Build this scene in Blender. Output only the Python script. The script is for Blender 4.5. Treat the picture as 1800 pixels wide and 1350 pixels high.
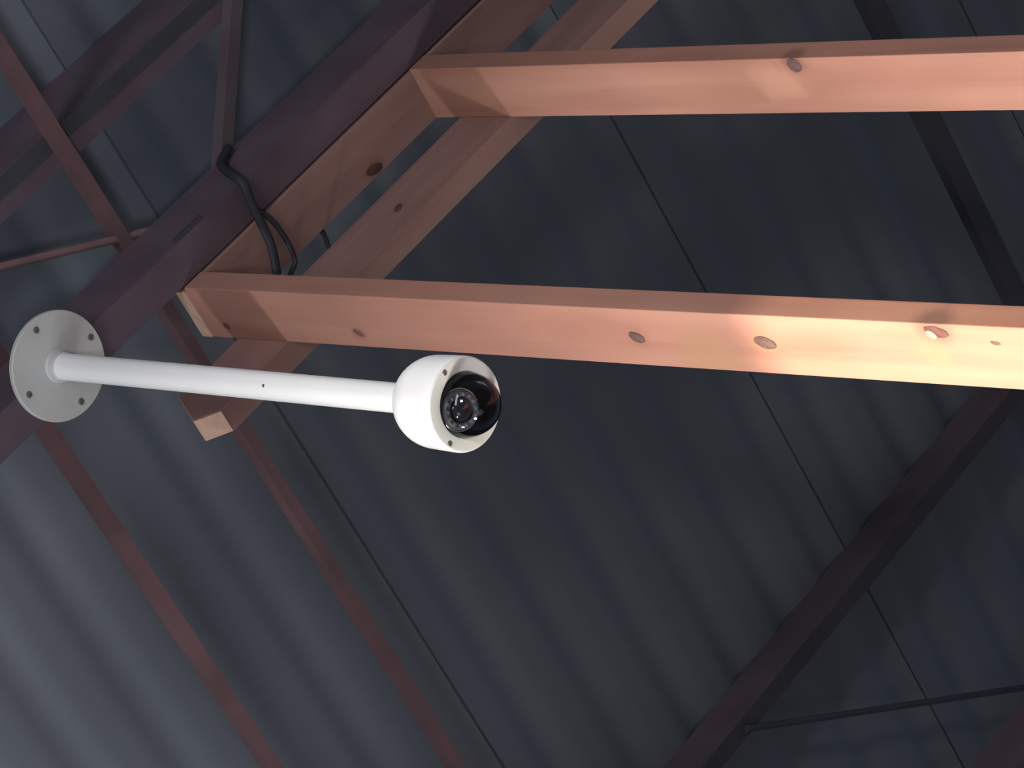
import bpy, bmesh, math, random
from mathutils import Vector, Matrix

random.seed(7)
S = bpy.context.scene
COL = S.collection
for o in list(bpy.data.objects):
    bpy.data.objects.remove(o, do_unlink=True)

# ------------------------------------------------------------------ camera
# world: X along the purlins, Y along the roof ribs, Z up; the camera is 1.6 m above the floor
EYE = 1.6
cam_data = bpy.data.cameras.new('camera')
cam_data.sensor_fit = 'HORIZONTAL'; cam_data.sensor_width = 36.0
cam_data.lens = 5992.19 / 1800 * 36
cam_data.clip_start = 0.05; cam_data.clip_end = 200
cam = bpy.data.objects.new('camera', cam_data); COL.objects.link(cam)
RIGHT = Vector((0.59480534, 0.44967696, -0.66633118))
UP = -Vector((-0.63717913, 0.76910866, -0.04974569))
BACK = -Vector((0.49011159, 0.45416132, 0.74399471))
mw = Matrix((RIGHT, UP, BACK)).transposed().to_4x4()
mw.translation = Vector((0, 0, EYE))
cam.matrix_world = mw
S.camera = cam

# ------------------------------------------------------------------ world, lights, exposure
w = bpy.data.worlds.new('world'); S.world = w; w.use_nodes = True
bg = w.node_tree.nodes['Background']
bg.inputs['Color'].default_value = (0.60, 0.80, 1.15, 1)
bg.inputs['Strength'].default_value = 0.30

def aim(o, target):
    o.rotation_euler = (Vector(target) - o.location).to_track_quat('-Z', 'Y').to_euler()

def area(name, loc, target, size, size_y, power, colour):
    l = bpy.data.lights.new(name, 'AREA'); l.shape = 'RECTANGLE'
    l.size = size; l.size_y = size_y; l.energy = power; l.color = colour
    o = bpy.data.objects.new(name, l); COL.objects.link(o)
    o.location = loc; aim(o, target); return o

def spot(name, loc, target, half_deg, radius, power, colour):
    l = bpy.data.lights.new(name, 'SPOT'); l.spot_size = math.radians(half_deg * 2); l.spot_blend = 1.0
    l.shadow_soft_size = radius; l.energy = power; l.color = colour
    o = bpy.data.objects.new(name, l); COL.objects.link(o)
    o.location = loc; aim(o, target); return o

# a lamp under the eaves ahead and an added unseen area light from the side
spot('eaves_lamp', (0.05, 3.40, EYE + 3.41), (2.32, 1.88, EYE + 3.14), 25, 0.12, 112, (1.0, 0.98, 0.96))
area('side_area_fill', (0.30, -0.55, EYE + 3.05), (2.2, 1.6, EYE + 3.95), 1.8, 0.25, 26, (1.0, 0.96, 0.95))
# fill lights added out of view: one washes the roof beyond the pole, a warm one catches the lower lengths of the studs, another lights them from the side, a low one reaches the upper left, a soft one fills
spot('wash_fill', (0.40, 2.60, EYE + 2.20), (1.10, 2.55, EYE + 4.10), 32, 0.40, 128, (0.97, 0.98, 1.0))
spot('warm_fill', (0.20, 2.95, EYE + 1.60), (2.45, 1.90, EYE + 2.36), 27, 0.20, 530, (1.0, 0.92, 0.80))
spot('side_fill', (0.20, -0.60, EYE + 2.30), (2.20, 1.85, EYE + 2.80), 19, 0.20, 270, (1.0, 0.95, 0.90))
spot('low_fill', (0.20, 0.50, EYE + 0.90), (2.34, 1.48, EYE + 4.15), 11.5, 0.15, 115, (0.88, 0.95, 1.0))
area('soft_fill', (1.00, 2.30, EYE + 1.2), (1.9, 2.1, EYE + 4.1), 0.8, 0.8, 4, (0.85, 0.93, 1.0))
# low sun, cut off above by the added wall
sun = bpy.data.lights.new('sun', 'SUN'); sun.energy = 10.6; sun.angle = math.radians(0.9)
sun.color = (1.0, 0.86, 0.60)
so = bpy.data.objects.new('sun', sun); COL.objects.link(so)
SUN_DIR = Vector((0.95, 0.24, -0.19)).normalized()
so.rotation_euler = SUN_DIR.to_track_quat('-Z', 'Y').to_euler()

S.view_settings.view_transform = 'Standard'
S.view_settings.look = 'None'
S.view_settings.gamma = 1
S.view_settings.use_curve_mapping = False
S.view_settings.exposure = 0.0

# ------------------------------------------------------------------ materials
def new_mat(name):
    m = bpy.data.materials.new(name); m.use_nodes = True
    nt = m.node_tree
    return m, nt, nt.nodes['Principled BSDF']

def L(nt, a, b): nt.links.new(a, b)

def painted(name, colour, rough=0.5, var=0.12, scale=9.0, spec=0.4, bump=0.02, dirt=None, metallic=0.0):
    m, nt, b = new_mat(name)
    tc = nt.nodes.new('ShaderNodeTexCoord')
    n = nt.nodes.new('ShaderNodeTexNoise'); n.inputs['Scale'].default_value = scale; n.inputs['Detail'].default_value = 5
    L(nt, tc.outputs['Object'], n.inputs['Vector'])
    r = nt.nodes.new('ShaderNodeValToRGB')
    c = colour; d = dirt or tuple(x * (1 - var * 2) for x in c)
    r.color_ramp.elements[0].position = 0.3; r.color_ramp.elements[0].color = (*d, 1)
    r.color_ramp.elements[1].position = 0.62; r.color_ramp.elements[1].color = (*c, 1)
    L(nt, n.outputs['Fac'], r.inputs['Fac']); L(nt, r.outputs['Color'], b.inputs['Base Color'])
    b.inputs['Roughness'].default_value = rough
    b.inputs['Specular IOR Level'].default_value = spec
    b.inputs['Metallic'].default_value = metallic
    if bump:
        bp = nt.nodes.new('ShaderNodeBump'); bp.inputs['Strength'].default_value = bump * 5; bp.inputs['Distance'].default_value = 0.002
        L(nt, n.outputs['Fac'], bp.inputs['Height']); L(nt, bp.outputs['Normal'], b.inputs['Normal'])
    return m

def wood(name, axis, base=(0.295, 0.145, 0.11), dark=(0.25, 0.118, 0.09), pale=(0.32, 0.168, 0.128), knots=(), offset=0.0):
    """sawn pine: grain along one axis; knots = (x, y, z, radius, stretch, colour, strength) in object space"""
    m, nt, b = new_mat(name)
    N = nt.nodes.new
    tc = N('ShaderNodeTexCoord')
    mp = N('ShaderNodeMapping')
    sc = [26.0, 26.0, 26.0]; sc[axis] = 1.6
    mp.inputs['Scale'].default_value = sc
    mp.inputs['Location'].default_value = (offset, offset * 1.7, offset * 0.3)
    L(nt, tc.outputs['Object'], mp.inputs['Vector'])
    n1 = N('ShaderNodeTexNoise'); n1.inputs['Scale'].default_value = 1.0; n1.inputs['Detail'].default_value = 6; n1.inputs['Distortion'].default_value = 0.6
    L(nt, mp.outputs['Vector'], n1.inputs['Vector'])
    r1 = N('ShaderNodeValToRGB'); e = r1.color_ramp.elements
    e[0].position = 0.28; e[0].color = (*dark, 1); e[1].position = 0.72; e[1].color = (*pale, 1)
    m1 = e.new(0.5); m1.color = (*base, 1)
    L(nt, n1.outputs['Fac'], r1.inputs['Fac'])
    # broad blotches
    mp2 = N('ShaderNodeMapping'); sc2 = [7.0, 7.0, 7.0]; sc2[axis] = 3.0
    mp2.inputs['Scale'].default_value = sc2; mp2.inputs['Location'].default_value = (offset * 2.1, 3.3, offset)
    L(nt, tc.outputs['Object'], mp2.inputs['Vector'])
    n2 = N('ShaderNodeTexNoise'); n2.inputs['Scale'].default_value = 1.0; n2.inputs['Detail'].default_value = 2
    L(nt, mp2.outputs['Vector'], n2.inputs['Vector'])
    mr = N('ShaderNodeMapRange'); mr.inputs['From Min'].default_value = 0.3; mr.inputs['From Max'].default_value = 0.7
    mr.inputs['To Min'].default_value = 0.86; mr.inputs['To Max'].default_value = 1.12
    L(nt, n2.outputs['Fac'], mr.inputs['Value'])
    mul = N('ShaderNodeVectorMath'); mul.operation = 'SCALE'
    L(nt, r1.outputs['Color'], mul.inputs[0]); L(nt, mr.outputs['Result'], mul.inputs['Scale'])
    out = mul.outputs['Vector']
    for (kx, ky, kz, rad, stretch, colr, strength) in knots:
        sub = N('ShaderNodeVectorMath'); sub.operation = 'SUBTRACT'; sub.inputs[1].default_value = (kx, ky, kz)
        L(nt, tc.outputs['Object'], sub.inputs[0])
        s = N('ShaderNodeVectorMath'); s.operation = 'MULTIPLY'
        v = [1 / rad] * 3; v[axis] = 1 / (rad * stretch); s.inputs[1].default_value = v
        L(nt, sub.outputs['Vector'], s.inputs[0])
        # wobble the outline
        wob = N('ShaderNodeTexNoise'); wob.inputs['Scale'].default_value = 30; wob.inputs['Detail'].default_value = 2
        L(nt, tc.outputs['Object'], wob.inputs['Vector'])
        ln = N('ShaderNodeVectorMath'); ln.operation = 'LENGTH'; L(nt, s.outputs['Vector'], ln.inputs[0])
        ad = N('ShaderNodeMath'); ad.operation = 'ADD'; L(nt, ln.outputs['Value'], ad.inputs[0])
        w2 = N('ShaderNodeMath'); w2.operation = 'MULTIPLY_ADD'; w2.inputs[1].default_value = 0.9; w2.inputs[2].default_value = -0.45
        L(nt, wob.outputs['Fac'], w2.inputs[0]); L(nt, w2.outputs[0], ad.inputs[1])
        f = N('ShaderNodeMapRange'); f.interpolation_type = 'SMOOTHSTEP'
        f.inputs['From Min'].default_value = 0.35; f.inputs['From Max'].default_value = 1.15
        f.inputs['To Min'].default_value = strength; f.inputs['To Max'].default_value = 0.0
        L(nt, ad.outputs[0], f.inputs['Value'])
        mx = N('ShaderNodeMix'); mx.data_type = 'RGBA'
        L(nt, f.outputs['Result'], mx.inputs['Factor']); L(nt, out, mx.inputs[6]); mx.inputs[7].default_value = (*colr, 1)
        out = mx.outputs[2]
    L(nt, out, b.inputs['Base Color'])
    b.inputs['Roughness'].default_value = 0.75; b.inputs['Specular IOR Level'].default_value = 0.2
    bp = N('ShaderNodeBump'); bp.inputs['Strength'].default_value = 0.25; bp.inputs['Distance'].default_value = 0.001
    L(nt, n1.outputs['Fac'], bp.inputs['Height']); L(nt, bp.outputs['Normal'], b.inputs['Normal'])
    return m

M_steel = painted('red_oxide_steel', (0.115, 0.080, 0.102), 0.55, 0.16, 7, 0.3)
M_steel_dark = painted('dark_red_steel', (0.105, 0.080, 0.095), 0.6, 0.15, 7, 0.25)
M_strip = painted('red_brown_steel', (0.165, 0.092, 0.10), 0.55, 0.14, 8, 0.3)
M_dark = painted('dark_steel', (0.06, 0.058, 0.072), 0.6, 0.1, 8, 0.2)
M_rod = painted('dusty_pink_steel', (0.24, 0.14, 0.15), 0.5, 0.14, 12, 0.35)
M_roof = painted('grey_roof_sheet', (0.136, 0.149, 0.178), 0.55, 0.06, 1.6, 0.3, 0.0)
M_white = painted('white_powder_coat', (0.88, 0.88, 0.88), 0.35, 0.01, 14, 0.4, 0.0)
M_plate = painted('dusty_white_plate', (0.52, 0.515, 0.505), 0.45, 0.05, 10, 0.35, 0.0)
M_bezel = painted('grey_white_ring', (0.72, 0.74, 0.73), 0.45, 0.02, 14, 0.35, 0.0)
M_screw = painted('grey_screw', (0.20, 0.19, 0.19), 0.4, 0.1, 40, 0.5, 0.0, metallic=0.6)
M_black = painted('black_plastic', (0.012, 0.012, 0.015), 0.35, 0.05, 20, 0.5, 0.0)
M_cable = painted('black_cable', (0.03, 0.03, 0.038), 0.6, 0.1, 20, 0.3, 0.0)
M_led = painted('grey_infrared_ring', (0.13, 0.13, 0.155), 0.35, 0.2, 120, 0.5, 0.1)
M_ledcap = painted('pale_grey_lens_cap', (0.20, 0.20, 0.23), 0.15, 0.1, 60, 0.6, 0.0)
M_trim = painted('polished_trim', (0.75, 0.82, 0.78), 0.12, 0.02, 10, 0.8, 0.0, metallic=0.9)
M_floor = painted('grey_concrete_floor', (0.14, 0.14, 0.15), 0.9, 0.12, 1.5, 0.1)
M_wall = painted('plain_wall_sheet', (0.30, 0.30, 0.31), 0.7, 0.06, 2.0, 0.2)
M_knot = painted('brown_knot', (0.12, 0.072, 0.068), 0.7, 0.22, 160, 0.2, 0.05, dirt=(0.08, 0.042, 0.038))
M_knot_dark = painted('dark_torn_knot', (0.12, 0.055, 0.05), 0.8, 0.2, 60, 0.1, 0.05)
M_chip = painted('pale_torn_wood', (0.27, 0.19, 0.175), 0.8, 0.1, 60, 0.1, 0.05)
M_end = painted('pale_end_grain', (0.46, 0.30, 0.23), 0.85, 0.10, 60, 0.1, 0.05)

# lens glass
M_lens, nt, b = new_mat('lens_glass')
b.inputs['Base Color'].default_value = (0.02, 0.02, 0.028, 1); b.inputs['Roughness'].default_value = 0.03
b.inputs['Coat Weight'].default_value = 1.0; b.inputs['Specular IOR Level'].default_value = 0.9
# smoked dome: tinted see-through plastic with a glossy skin
M_dome, nt, b = new_mat('smoked_dome')
nt.nodes.remove(b)
tr = nt.nodes.new('ShaderNodeBsdfTransparent'); tr.inputs['Color'].default_value = (0.62, 0.62, 0.66, 1)
gl = nt.nodes.new('ShaderNodeBsdfGlossy'); gl.inputs['Roughness'].default_value = 0.04
fr = nt.nodes.new('ShaderNodeFresnel'); fr.inputs['IOR'].default_value = 1.33
mx = nt.nodes.new('ShaderNodeMixShader')
L(nt, fr.outputs[0], mx.inputs[0]); L(nt, tr.outputs[0], mx.inputs[1]); L(nt, gl.outputs[0], mx.inputs[2])
L(nt, mx.outputs[0], nt.nodes['Material Output'].inputs['Surface'])

# ------------------------------------------------------------------ mesh helpers
def obj(name, bm, mat, parent=None, origin=None, smooth=False):
    """bm is in world coordinates (or the parent's local space); origin moves the object's origin there"""
    if origin is not None:
        bmesh.ops.translate(bm, verts=bm.verts, vec=-Vector(origin))
    bmesh.ops.recalc_face_normals(bm, faces=bm.faces)
    me = bpy.data.meshes.new(name); bm.to_mesh(me); bm.free()
    for m in (mat if isinstance(mat, (list, tuple)) else [mat]): me.materials.append(m)
    if smooth:
        for p in me.polygons: p.use_smooth = True
        me.set_sharp_from_angle(angle=math.radians(smooth if smooth is not True else 35))
    o = bpy.data.objects.new(name, me); COL.objects.link(o)
    if origin is not None: o.location = Vector(origin)
    if parent is not None:
        o.parent = parent
        if parent.type == 'MESH' and origin is not None:
            o.location = Vector(origin) - parent.location
    return o

def empty(name, loc):
    o = bpy.data.objects.new(name, None); COL.objects.link(o); o.location = loc; o.empty_display_size = 0.1
    return o

def tag(o, label=None, cat=None, group=None, kind=None):
    if label: o['label'] = label
    if cat: o['category'] = cat
    if group: o['group'] = group
    if kind: o['kind'] = kind
    return o

def prism(poly, axis, a0, a1, bevel=0.0, bm=None):
    """extrude a closed polygon along an axis; poly gives the two remaining coordinates in order"""
    bm = bm or bmesh.new()
    def put(p, a):
        v = list(p); v.insert(axis, a); return bm.verts.new(v)
    A = [put(p, a0) for p in poly]; B = [put(p, a1) for p in poly]; n = len(poly)
    fs = [bm.faces.new(A), bm.faces.new(B)]
    for i in range(n): fs.append(bm.faces.new((A[i], A[(i + 1) % n], B[(i + 1) % n], B[i])))
    if bevel:
        bmesh.ops.recalc_face_normals(bm, faces=bm.faces)
        bmesh.ops.bevel(bm, geom=list(bm.edges), offset=bevel, segments=2, affect='EDGES', profile=0.6)
    return bm

def box(x0, x1, y0, y1, z0, z1, bevel=0.0):
    return prism([(x0, y0), (x1, y0), (x1, y1), (x0, y1)], 2, z0, z1, bevel)

def lathe(profile, seg=48, bm=None):
    """profile: (radius, z) from one end to the other; closed with caps where radius > 0"""
    bm = bm or bmesh.new(); rings = []
    for r, z in profile:
        if r < 1e-6: rings.append([bm.verts.new((0, 0, z))])
        else: rings.append([bm.verts.new((r * math.cos(2 * math.pi * i / seg), r * math.sin(2 * math.pi * i / seg), z)) for i in range(seg)])
    for a, b in zip(rings, rings[1:]):
        for i in range(seg):
            j = (i + 1) % seg
            if len(a) == 1 and len(b) == 1: continue
            if len(a) == 1: bm.faces.new((a[0], b[i], b[j]))
            elif len(b) == 1: bm.faces.new((a[i], a[j], b[0]))
            else: bm.faces.new((a[i], a[j], b[j], b[i]))
    for k in (0, -1):
        if len(rings[k]) > 1 and profile[0] != profile[-1]: bm.faces.new(rings[k])
    return bm

def tube(points, radius, seg=10, bm=None):
    """a round bar swept along smoothed points"""
    bm = bm or bmesh.new()
    P = [Vector(p) for p in points]
    if len(P) > 2:
        Q = []
        for i in range(len(P) - 1):
            p0 = P[max(i - 1, 0)]; p1 = P[i]; p2 = P[i + 1]; p3 = P[min(i + 2, len(P) - 1)]
            for k in range(5):
                t = k / 5
                Q.append(0.5 * ((2 * p1) + (p2 - p0) * t + (2 * p0 - 5 * p1 + 4 * p2 - p3) * t * t + (3 * p1 - p0 - 3 * p2 + p3) * t ** 3))
        Q.append(P[-1]); P = Q
    rings = []; ref = Vector((0.31, 0.2, 0.93))
    for i, p in enumerate(P):
        d = (P[min(i + 1, len(P) - 1)] - P[max(i - 1, 0)]).normalized()
        a = d.cross(ref).normalized(); c = d.cross(a)
        rings.append([bm.verts.new(p + radius * (math.cos(2 * math.pi * k / seg) * a + math.sin(2 * math.pi * k / seg) * c)) for k in range(seg)])
    for a, b in zip(rings, rings[1:]):
        for k in range(seg): bm.faces.new((a[k], a[(k + 1) % seg], b[(k + 1) % seg], b[k]))
    bm.faces.new(rings[0]); bm.faces.new(rings[-1])
    return bm

Z = lambda z: z + EYE

# ------------------------------------------------------------------ the setting
floor = tag(obj('floor', box(-9, 11, -8, 12, -0.2, 0), M_floor), kind='structure')

# unseen wall on posts, added so its lower edge cuts off the sun
sun_cut_z = Z(2.80) + 0.19 / 0.95 * (2.157 + 3.0)
wall = tag(obj('sun_block_wall', box(-3.12, -3.0, -6, 10, sun_cut_z, Z(4.70)), M_wall), kind='structure')
for y0 in (-6.0, 9.7):
    tag(obj('post', box(-3.2, -3.0, y0, y0 + 0.3, 0, sun_cut_z), M_wall, wall, origin=(-3.1, y0 + 0.15, 0)))

# roof of lapped profiled sheets, each one a piece of its own
ROOF = Z(4.155)
roof = tag(empty('ceiling', (0, 0, ROOF)), kind='structure')
COVER = 0.837; PITCH = COVER / 6
def sheet_profile():
    pts = []
    for k in range(6):
        x = k * PITCH
        for i in range(10):                      # shallow rolled ribs between flat pans
            u = i / 10
            h = 0.0 if u < 0.3 else 0.5 - 0.5 * math.cos((u - 0.3) / 0.7 * 2 * math.pi)
            pts.append((x + u * PITCH, 0.0120 * h))
    # the side lap: a narrow open joint against the next sheet
    pts += [(COVER - 0.0055, 0.0), (COVER - 0.005, 0.0045), (COVER - 0.001, 0.0045), (COVER, 0.0005)]
    return pts
pts = sheet_profile(); T = 0.0012
bm = bmesh.new()
lo = [bm.verts.new((x, -3.0, z)) for x, z in pts]; hi = [bm.verts.new((x, 10.0, z)) for x, z in pts]
lo2 = [bm.verts.new((x, -3.0, z + T)) for x, z in pts]; hi2 = [bm.verts.new((x, 10.0, z + T)) for x, z in pts]
for i in range(len(pts) - 1):
    bm.faces.new((lo[i], lo[i + 1], hi[i + 1], hi[i])); bm.faces.new((lo2[i], hi2[i], hi2[i + 1], lo2[i + 1]))
    bm.faces.new((lo[i], lo2[i], lo2[i + 1], lo[i + 1])); bm.faces.new((hi[i], hi[i + 1], hi2[i + 1], hi2[i]))
bm.faces.new((lo[0], hi[0], hi2[0], lo2[0])); bm.faces.new((lo[-1], lo2[-1], hi2[-1], hi[-1]))
sheet0 = obj('roof_sheet', bm, M_roof, roof, smooth=40)
for k in range(-6, 10):
    s = sheet0 if k == -6 else sheet0.copy()
    if k != -6: COL.objects.link(s); s.parent = roof
    s.location = (2.345 + k * COVER, 0, 0.0)

# ------------------------------------------------------------------ steel framing
def c_channel(name, y, width, z0, z1, x0, x1, mat, t=0.004, lip=0.014):
    """C section: web on the -Y side, open towards +Y, running along X"""
    poly = [(y, z0), (y + width, z0), (y + width, z0 + lip), (y + width - t, z0 + lip), (y + width - t, z0 + t), (y + t, z0 + t),
            (y + t, z1 - t), (y + width - t, z1 - t), (y + width - t, z1 - lip), (y + width, z1 - lip), (y + width, z1), (y, z1)]
    return obj(name, prism(poly, 0, x0, x1), mat, origin=(x0, y, z0))

beam = tag(c_channel('steel_beam', 1.8085, 0.055, Z(3.8800), Z(3.985), -2.9, 8.0, M_steel),
           'dark red steel channel beam carrying the white camera plate and the top of the timber frame', 'beam')
# slotted bracket on the beam web
obj('bracket', prism([(2.188, Z(3.881)), (2.246, Z(3.881)), (2.252, Z(3.895)), (2.194, Z(3.895))], 1, 1.8055, 1.8085, 0.001), M_dark, beam, origin=(2.22, 1.807, Z(3.888)))

purlin_left = tag(c_channel('purlin', 1.612, 0.050, Z(4.010), ROOF - 0.0005, -2.9, 8.0, M_steel),
    'dark maroon purlin in the upper left, under the roof and crossed by a red strip', 'beam')
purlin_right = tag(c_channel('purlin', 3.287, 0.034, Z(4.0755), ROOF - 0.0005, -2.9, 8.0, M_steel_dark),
    'very dark purlin running up the lower right against the ribbed roof', 'beam')
tag(obj('lip', box(-2.9, 8.0, 1.6095, 1.634, Z(4.0085), Z(4.0100)), M_dark, purlin_left, origin=(-2.9, 1.612, Z(4.009))), 'thin blackish plate standing in for the shaded lower edge')  # dark plate added to stand for the shade along this edge
tag(obj('lip', box(-2.9, 8.0, 3.287, 3.3205, Z(4.0740), Z(4.0755)), M_dark, purlin_right, origin=(-2.9, 3.287, Z(4.0745))), 'thin blackish plate standing in for the shaded lower edge')  # thin dark plate added to darken the flange
tag(c_channel('steel_beam', 3.690, 0.055, Z(3.8886), Z(3.985), -2.9, 8.0, M_steel),
    'dark red steel beam cut off by the lower right corner', 'beam')

def strip(x0, x1, z0, z1, y0, y1, mat, label):
    # angle-shaped bar: a side leg and a bottom leg
    t = 0.004
    poly = [(x0, z0), (x1, z0), (x1, z0 + t), (x0 + t, z0 + t), (x0 + t, z1), (x0, z1)]
    o = obj('roof_strip', prism(poly, 1, y0, y1), mat, origin=(x0, y0, z0))
    return tag(o, label, 'beam')
strip(2.172, 2.191, Z(3.985), Z(4.010), -2.0, 9.0, M_strip, 'long thin red steel strip passing from the upper left behind the beam and the plank end')
strip(1.907, 1.928, Z(3.985), Z(4.010), -2.0, 9.0, M_strip, 'red steel strip running down the roof from below the round camera plate')
strip(3.708, 3.755, Z(4.052), Z(4.0755), -2.0, 9.0, M_dark, 'wide roof strip coloured blackish for the fading light, behind the two studs on the right')  # red strip given a dark colour for the light fading here

# flat brace bar and thin rods
bm = bmesh.new()
d = Vector((2.548 - 2.388, 1.642 - 1.8165, 0)).normalized(); nrm = Vector((-d.y, d.x, 0))
a = Vector((2.375, 1.835, Z(3.987))); e = a + d * 2.2
def bar(bm, a, e, n, w, z0, z1):
    v = []
    for p in (a, e):
        for s, z in ((-1, z0), (1, z0), (1, z1), (-1, z1)):
            q = p + n * (s * w / 2); v.append(bm.verts.new((q.x, q.y, z)))
    for f in ((0, 1, 2, 3), (4, 7, 6, 5), (0, 4, 5, 1), (1, 5, 6, 2), (2, 6, 7, 3), (3, 7, 4, 0)): bm.faces.new([v[i] for i in f])
bar(bm, a, e, nrm, 0.020, Z(3.985), Z(3.989)); bar(bm, a - nrm * 0.008, e - nrm * 0.008, nrm, 0.004, Z(3.989), Z(4.008))
tag(obj('brace_bar', bm, M_steel_dark, origin=a), 'narrow dark brace bar rising from the beam to the top edge', 'brace')
rod = tube([(1.30, 1.353, Z(4.0155)), (2.24, 1.824, Z(3.991))], 0.0062, 10)
tag(obj('tie_rod', rod, M_rod, origin=(2.24, 1.824, Z(3.991)), smooth=True), 'thin dusty pink rod reaching the beam from the left edge', 'rod')
rod = tube([(2.738, 3.303, Z(4.067)), (3.923, 4.214, Z(4.067))], 0.0062, 10)
tag(obj('tie_rod', rod, M_dark, origin=(2.738, 3.303, Z(4.067)), smooth=True), 'thin dark rod going right from the lower right purlin', 'rod')

# ------------------------------------------------------------------ timber frame
TAN = (0.40, 0.24, 0.12); BR = (0.30, 0.16, 0.12)
def knot_disc(parent, centre, face, ru, rv, mat, tilt=0.0, seed=0, lift=0.0016):
    """an oval knot standing just proud of a face; face 'x' = -X face (u = Y, v = Z), 'y' = -Y face, 'z' = underside"""
    rnd = random.Random(seed); bm = bmesh.new(); n = 18
    def P(u, v, h):
        cu, cv = u * math.cos(tilt) - v * math.sin(tilt), u * math.sin(tilt) + v * math.cos(tilt)
        c = Vector(centre)
        if face == 'x': return c + Vector((-h, cu, cv))
        if face == 'y': return c + Vector((cu, -h, cv))
        return c + Vector((cu, cv, -h))
    rr = [1 + rnd.uniform(-0.06, 0.06) for _ in range(n)]
    rings = []
    for f, h in ((1.0, -0.001), (0.92, lift * 0.7), (0.55, lift), ):
        rings.append([bm.verts.new(P(ru * f * rr[i] * math.cos(2 * math.pi * i / n), rv * f * rr[i] * math.sin(2 * math.pi * i / n), h)) for i in range(n)])
    for a, b in zip(rings, rings[1:]):
        for i in range(n): bm.faces.new((a[i], a[(i + 1) % n], b[(i + 1) % n], b[i]))
    bm.faces.new(rings[-1])
    return obj('knot', bm, mat, parent, origin=centre, smooth=30)

ST = Z(3.8735); SB = Z(1.15)
# nearer stud (the lower one in the picture)
o2 = Vector((2.1572, 1.862, SB))
def k(x, y, z, r, s, c, st, o): return (x - o.x, y - o.y, Z(z) - o.z, r, s, c, st)
W2 = wood('pine_near_stud', 2, offset=1.3, knots=[
    k(2.157, 1.905, 2.984, 0.020, 1.3, (0.246, 0.115, 0.078), 0.6, o2),
    k(2.157, 1.925, 2.875, 0.048, 1.5, (0.271, 0.156, 0.094), 0.7, o2),
    k(2.157, 1.905, 2.766, 0.020, 1.4, (0.279, 0.164, 0.098), 0.4, o2),
    k(2.165, 1.868, 2.490, 0.030, 1.2, (0.164, 0.090, 0.074), 0.8, o2),
    k(2.157, 1.905, 2.505, 0.026, 1.2, (0.295, 0.172, 0.107), 0.5, o2),
    k(2.157, 1.927, 3.534, 0.014, 1.3, (0.180, 0.074, 0.057), 0.6, o2)])
stud2 = tag(obj('wooden_stud', prism([(2.1572, 1.862), (2.1945, 1.862), (2.1945, 1.951), (2.1572, 1.951)], 2, SB, ST, 0.0015), W2, origin=o2),
            'nearer pine stud ending beside the camera, yellow and sunlit with oval knots on the right', 'timber')
# torn notch: carve the edge by a dark pocket and a pale chip
knot_disc(stud2, (2.1572, 1.9064, Z(2.9839)), 'x', 0.0085, 0.0135, M_knot, 0.25, 1)
knot_disc(stud2, (2.1572, 1.9031, Z(2.7664)), 'x', 0.0095, 0.0175, M_knot, 0.1, 2)
knot_disc(stud2, (2.1572, 1.9267, Z(3.5343)), 'x', 0.0045, 0.0105, M_knot, 0.5, 3, 0.0008)
knot_disc(stud2, (2.1572, 1.8851, Z(2.4089)), 'x', 0.0030, 0.0075, M_knot, 0.1, 4, 0.0006)
knot_disc(stud2, (2.1572, 1.9287, Z(3.8457 - 0.018)), 'x', 0.0060, 0.0070, M_knot, 0.3, 5, 0.0008)

knot_disc(stud2, (2.1572, 1.8735, Z(2.4880)), 'x', 0.0085, 0.0180, M_knot_dark, 0.15, 9, 0.0012)
knot_disc(stud2, (2.1570, 1.8770, Z(2.4960)), 'x', 0.0062, 0.0085, M_chip, 0.4, 11, 0.0024)

# farther stud (upper one)
o1 = Vector((2.6749, 1.862, SB))
W1 = wood('pine_far_stud', 2, offset=5.1, knots=[
    k(2.680, 1.868, 3.098, 0.022, 1.2, (0.164, 0.078, 0.066), 0.8, o1),
    k(2.675, 1.90, 3.14, 0.035, 1.6, (0.377, 0.205, 0.148), 0.6, o1)])
stud1 = tag(obj('wooden_stud', prism([(2.6749, 1.862), (2.7112, 1.862), (2.7112, 1.951), (2.6749, 1.951)], 2, SB, ST, 0.0015), W1, origin=o1),
            'farther pine stud across the top of the photo, peach coloured with one edge knot', 'timber')
knot_disc(stud1, (2.6749, 1.8735, Z(3.0969)), 'x', 0.0115, 0.0125, M_knot, 0.0, 6)

# flat top plank under which the studs hang
oA = Vector((2.1572, 1.8675, ST))
TOP_PLANK_TONES = dict(base=(0.28, 0.158, 0.136), dark=(0.24, 0.13, 0.11), pale=(0.31, 0.182, 0.158))  # even tones, duller than the wood of the studs
WA = wood('pine_top_plank', 0, **TOP_PLANK_TONES, offset=8.4, knots=[(2.535 - oA.x, 1.935 - oA.y, 0, 0.016, 1.6, (0.25, 0.12, 0.09), 0.8)])
plankA = tag(obj('wooden_plank', box(2.1572, 7.0, 1.8675, 1.951, ST, ST + 0.026, 0.0012), WA, origin=oA),
             'flat pine plank lying along the dark red beam over the stud tops', 'timber')
obj('end_grain', box(2.1552, 2.1575, 1.869, 1.9495, ST + 0.0012, ST + 0.0248), M_end, plankA, origin=(2.156, 1.91, ST + 0.013))
knot_disc(plankA, (2.533, 1.9395, ST), 'z', 0.018, 0.0085, M_knot_dark, 0.25, 7, 0.001)
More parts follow.
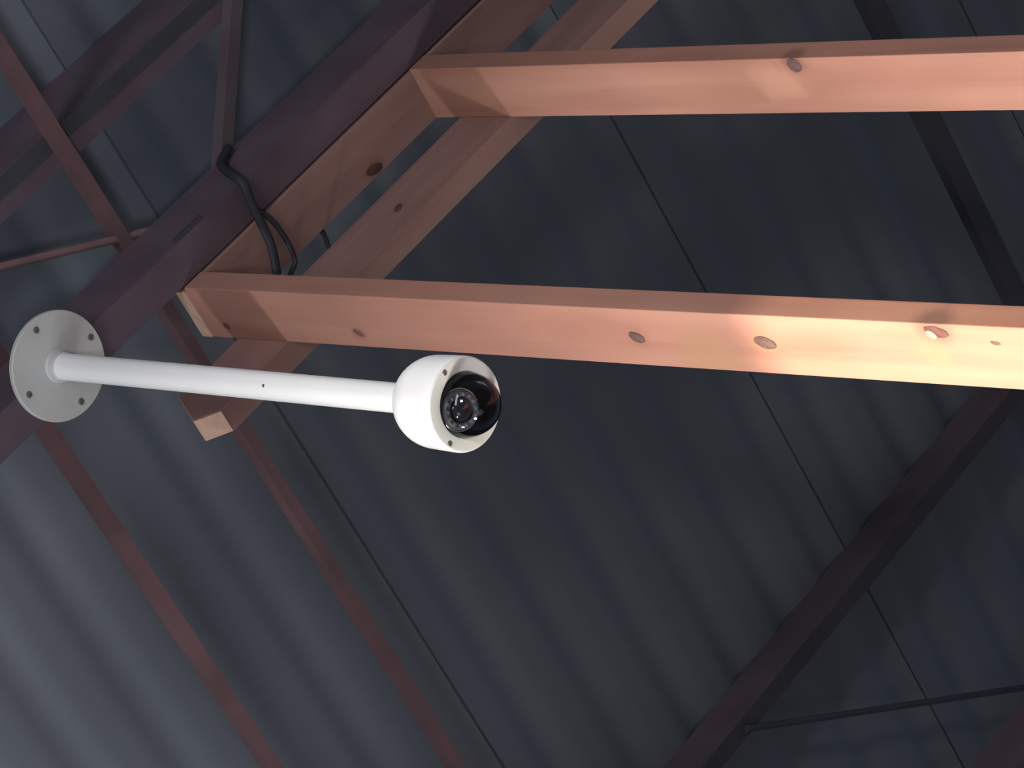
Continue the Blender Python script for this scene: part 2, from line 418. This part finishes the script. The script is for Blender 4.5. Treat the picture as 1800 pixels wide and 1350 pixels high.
# edgewise rail behind the studs
oB = Vector((1.986, 1.951, Z(3.706)))
WB = wood('pine_back_rail', 0, base=(0.235, 0.135, 0.118), dark=(0.20, 0.11, 0.096), pale=(0.26, 0.155, 0.137), offset=12.2, knots=[(2.458 - oB.x, 0, 3.7555 - 3.706, 0.013, 1.7, (0.22, 0.10, 0.08), 0.85)])
bm = prism([(2.0286, Z(3.820)), (1.986, Z(3.741)), (2.011, Z(3.706)), (7.0, Z(3.706)), (7.0, Z(3.820))], 1, 1.9512, 1.989, 0.0012)
plankB = tag(obj('wooden_plank', bm, WB, origin=oB), 'pine plank on edge behind both studs, its pale broken end below the camera pole', 'timber')
bm = bmesh.new()
for (xa, za), (xb, zb) in (((2.0286, 3.820), (1.986, 3.741)), ((1.986, 3.741), (2.011, 3.706))):
    nx, nz = -(za - zb), (xa - xb); l = math.hypot(nx, nz); nx, nz = nx / l * 0.0015, nz / l * 0.0015
    if nx > 0: nx, nz = -nx, -nz
    prism([(xa, Z(za)), (xb, Z(zb)), (xb + nx, Z(zb) + nz), (xa + nx, Z(za) + nz)], 1, 1.953, 1.9875, bm=bm)
obj('end_grain', bm, M_end, plankB, origin=(2.0, 1.97, Z(3.76)))
knot_disc(plankB, (2.4581, 1.9512, Z(3.7555)), 'y', 0.013, 0.007, M_knot_dark, 0.7, 8, 0.0008)
# plank beside the corner beam
oC = Vector((2.0, 3.746, ST))
tag(obj('wooden_plank', box(2.0, 7.0, 3.7455, 3.829, ST, ST + 0.026, 0.0012), wood('pine_corner_plank', 0, offset=15.0), origin=oC),
    'sliver of orange plank in the extreme lower right corner', 'timber')

# ------------------------------------------------------------------ cable over the beam
c0 = Vector((2.3609, 1.803, Z(3.9522)))
cable = tag(obj('cable', tube([(2.40, 1.7995, Z(3.975)), (2.3609, 1.7995, Z(3.952)), (2.3360, 1.7990, Z(3.900)), (2.3270, 1.8080, Z(3.8705)), (2.3200, 1.838, Z(3.8680)),
                               (2.3137, 1.8685, Z(3.8630)), (2.3075, 1.9027, Z(3.861)), (2.290, 1.938, Z(3.857)), (2.262, 1.940, Z(3.83)), (2.22, 1.925, Z(3.72)), (2.206, 1.91, Z(3.4))], 0.0068, 10),
            M_cable, origin=c0, smooth=True), 'black cable crossing the beam and the top plank behind the near stud', 'cable')
obj('cable_loop', tube([(2.3204, 1.845, Z(3.872)), (2.330, 1.872, Z(3.864)), (2.3345, 1.900, Z(3.863)), (2.3331, 1.9311, Z(3.862)), (2.3261, 1.9505, Z(3.861)), (2.306, 1.958, Z(3.858)), (2.27, 1.958, Z(3.83))], 0.0040, 8),
    M_cable, cable, origin=(2.33, 1.9, Z(3.864)), smooth=True)
tag(obj('cable', tube([(2.425, 1.958, Z(3.905)), (2.4173, 1.9575, Z(3.8991)), (2.3941, 1.957, Z(3.8641)), (2.366, 1.958, Z(3.8270)), (2.362, 1.964, Z(3.8245))], 0.0038, 8),
        M_cable, origin=(2.39, 1.957, Z(3.864)), smooth=True), 'short dark cable end bridging the gap between the two planks', 'cable')

# ------------------------------------------------------------------ security camera on its pendant pole
base = Vector((1.9273, 1.8154, Z(3.8800))); tip = Vector((1.929, 1.826, Z(3.038)))
axis = base - tip; LEN = axis.length
root = tag(empty('security_camera', base), 'white dome security camera on a long white pendant pole with round ceiling plate', 'camera')
root.rotation_euler = Vector((0, 0, 1)).rotation_difference(axis).to_euler()
R_inv = root.rotation_euler.to_matrix().inverted()
def loc(p): return R_inv @ (Vector(p) - base)

R = 0.0768
plate = obj('mounting_plate', lathe([(R - 0.0005, 0), (R, -0.0006), (R, -0.0068), (R - 0.0012, -0.008)], 72), M_plate, root, smooth=25)
def screw(parent, p, r, down=0.0016, name='screw', mat=None):
    bm = lathe([(r, 0.0005), (r, -down * 0.6), (r * 0.75, -down), (r * 0.35, -down), (r * 0.3, -down * 0.45), (0, -down * 0.45)], 14)
    o = obj(name, bm, mat or M_screw, parent, smooth=30); o.location = p; return o
for hx, hy in ((0, -0.0632), (0.0640, 0.0010), (-0.0620, -0.001), (-0.0020, 0.0615)):
    screw(plate, (hx, hy, -0.008), 0.0048)
obj('collar', lathe([(0.0235, -0.0078), (0.0215, -0.0105), (0.0208, -0.019), (0.0195, -0.0205), (0.0178, -0.0207)], 40), M_plate, root, smooth=30)
pole = obj('pole', lathe([(0.0185, -0.0075), (0.0185, -LEN + 0.10)], 40), M_white, root, smooth=30)
dirv = loc((1.925, 1.824, Z(3.3996))); dz = dirv.z
side = (R_inv @ (Vector((-0.4901, -0.4542, 0)).normalized())); side.z = 0; side.normalize()
bm = lathe([(0.0022, -0.001), (0.0022, 0.0004), (0, 0.0004)], 10)
ss = obj('set_screw', bm, M_screw, pole, smooth=30)
ss.location = (side.x * 0.0185, side.y * 0.0185, dz); ss.rotation_euler = side.to_track_quat('Z', 'Y').to_euler()

# housing: hemisphere shoulder, short cylinder, recessed inside
zr = -LEN                                   # rim plane
prof = [(0.0186, zr + 0.1015)]
zc = zr + 0.046; RS = 0.0565
for i in range(0, 13):
    t = math.radians(71 - 71 * i / 12)
    prof.append((RS * math.cos(t), zc + RS * math.sin(t)))
prof += [(0.0575, zr + 0.020), (0.0578, zr + 0.003), (0.0572, zr + 0.0008), (0.056, zr + 0.0002),
         (0.050, zr + 0.004), (0.045, zr + 0.010), (0.045, zr + 0.045), (0.0, zr + 0.047)]
housing = obj('housing', lathe(prof, 72), M_white, root, smooth=35)
bez = lathe([(0.0568, zr + 0.001), (0.0565, zr - 0.0008), (0.0555, zr - 0.0016), (0.0425, zr - 0.0022), (0.0402, zr - 0.0012), (0.0400, zr + 0.006), (0.0440, zr + 0.008), (0.0568, zr + 0.001)], 72)
bezel = obj('bezel', bez, M_bezel, root, smooth=35)
for px, py in ((1.9298, 1.7772), (1.8834, 1.8522)):
    a = math.atan2(py - 1.8302, px - 1.9333)
    s = screw(bezel, (0.0515 * math.cos(a), 0.0515 * math.sin(a), zr - 0.0016), 0.0034)
a3 = math.radians(30)
screw(bezel, (0.0495 * math.cos(a3), 0.0495 * math.sin(a3), zr - 0.0018), 0.0034)
# black inner cup
obj('inner_cup', lathe([(0.0393, zr - 0.0008), (0.0393, zr + 0.018), (0.030, zr + 0.030), (0.0, zr + 0.034), (0, zr + 0.036), (0.032, zr + 0.0325), (0.0397, zr + 0.019), (0.0397, zr - 0.0008)], 56), M_black, root, smooth=35)
# lens module, an eyeball turned a little towards the door
view = (R_inv @ Vector((-0.4901, -0.4542, -0.7440))).normalized()
dirl = (Vector((0, 0, -1)) * 0.72 + view * 0.28).normalized()
q = dirl.to_track_quat('Z', 'Y')
lens_mod = obj('lens_module', lathe([(0.0, -0.018), (0.016, -0.014), (0.0235, -0.002), (0.0240, 0.004), (0.0232, 0.0075), (0.0215, 0.009), (0.0165, 0.0085), (0.0150, 0.004), (0, 0.003)], 48), M_led, root, smooth=35)
lens_mod.location = (-0.0122, -0.0022, zr - 0.0012); lens_mod.rotation_euler = q.to_euler()
for i in range(14):
    a = 2 * math.pi * i / 14
    c = obj('led', lathe([(0.0027, 0), (0.0026, 0.0012), (0.0016, 0.0022), (0, 0.0026)], 10), M_ledcap, lens_mod, smooth=60) if i == 0 else led.copy()
    if i == 0: led = c
    else: COL.objects.link(c)
    c.location = (0.0190 * math.cos(a), 0.0190 * math.sin(a), 0.0082)
lp = [(0.0150, 0.0030)]
for i in range(7):
    t = math.radians(90 * i / 6); lp.append((0.0142 * math.cos(t), 0.0050 + 0.0075 * math.sin(t)))
obj('lens', lathe(lp, 40), M_lens, lens_mod, smooth=60)
def torus(R0, r0, z0, seg=64, n=10):
    return lathe([(R0 + r0 * math.cos(2 * math.pi * i / n), z0 + r0 * math.sin(2 * math.pi * i / n)) for i in range(n)] + [(R0 + r0, z0)], seg)
obj('trim_ring', torus(0.0250, 0.0013, 0.002), M_trim, lens_mod, smooth=60)
# dome cover: short skirt and hemisphere
dp = [(0.0399, zr + 0.002)]
for i in range(1, 19):
    t = math.radians(90 * i / 18); dp.append((0.0399 * math.cos(t), zr + 0.002 - 0.051 * math.sin(t)))
bm = lathe(dp[:-1] + [(0, dp[-1][1])], 64)
big = max(bm.faces, key=lambda f: len(f.verts)); bm.faces.remove(big)
obj('dome_cover', bm, M_dome, root, smooth=60)
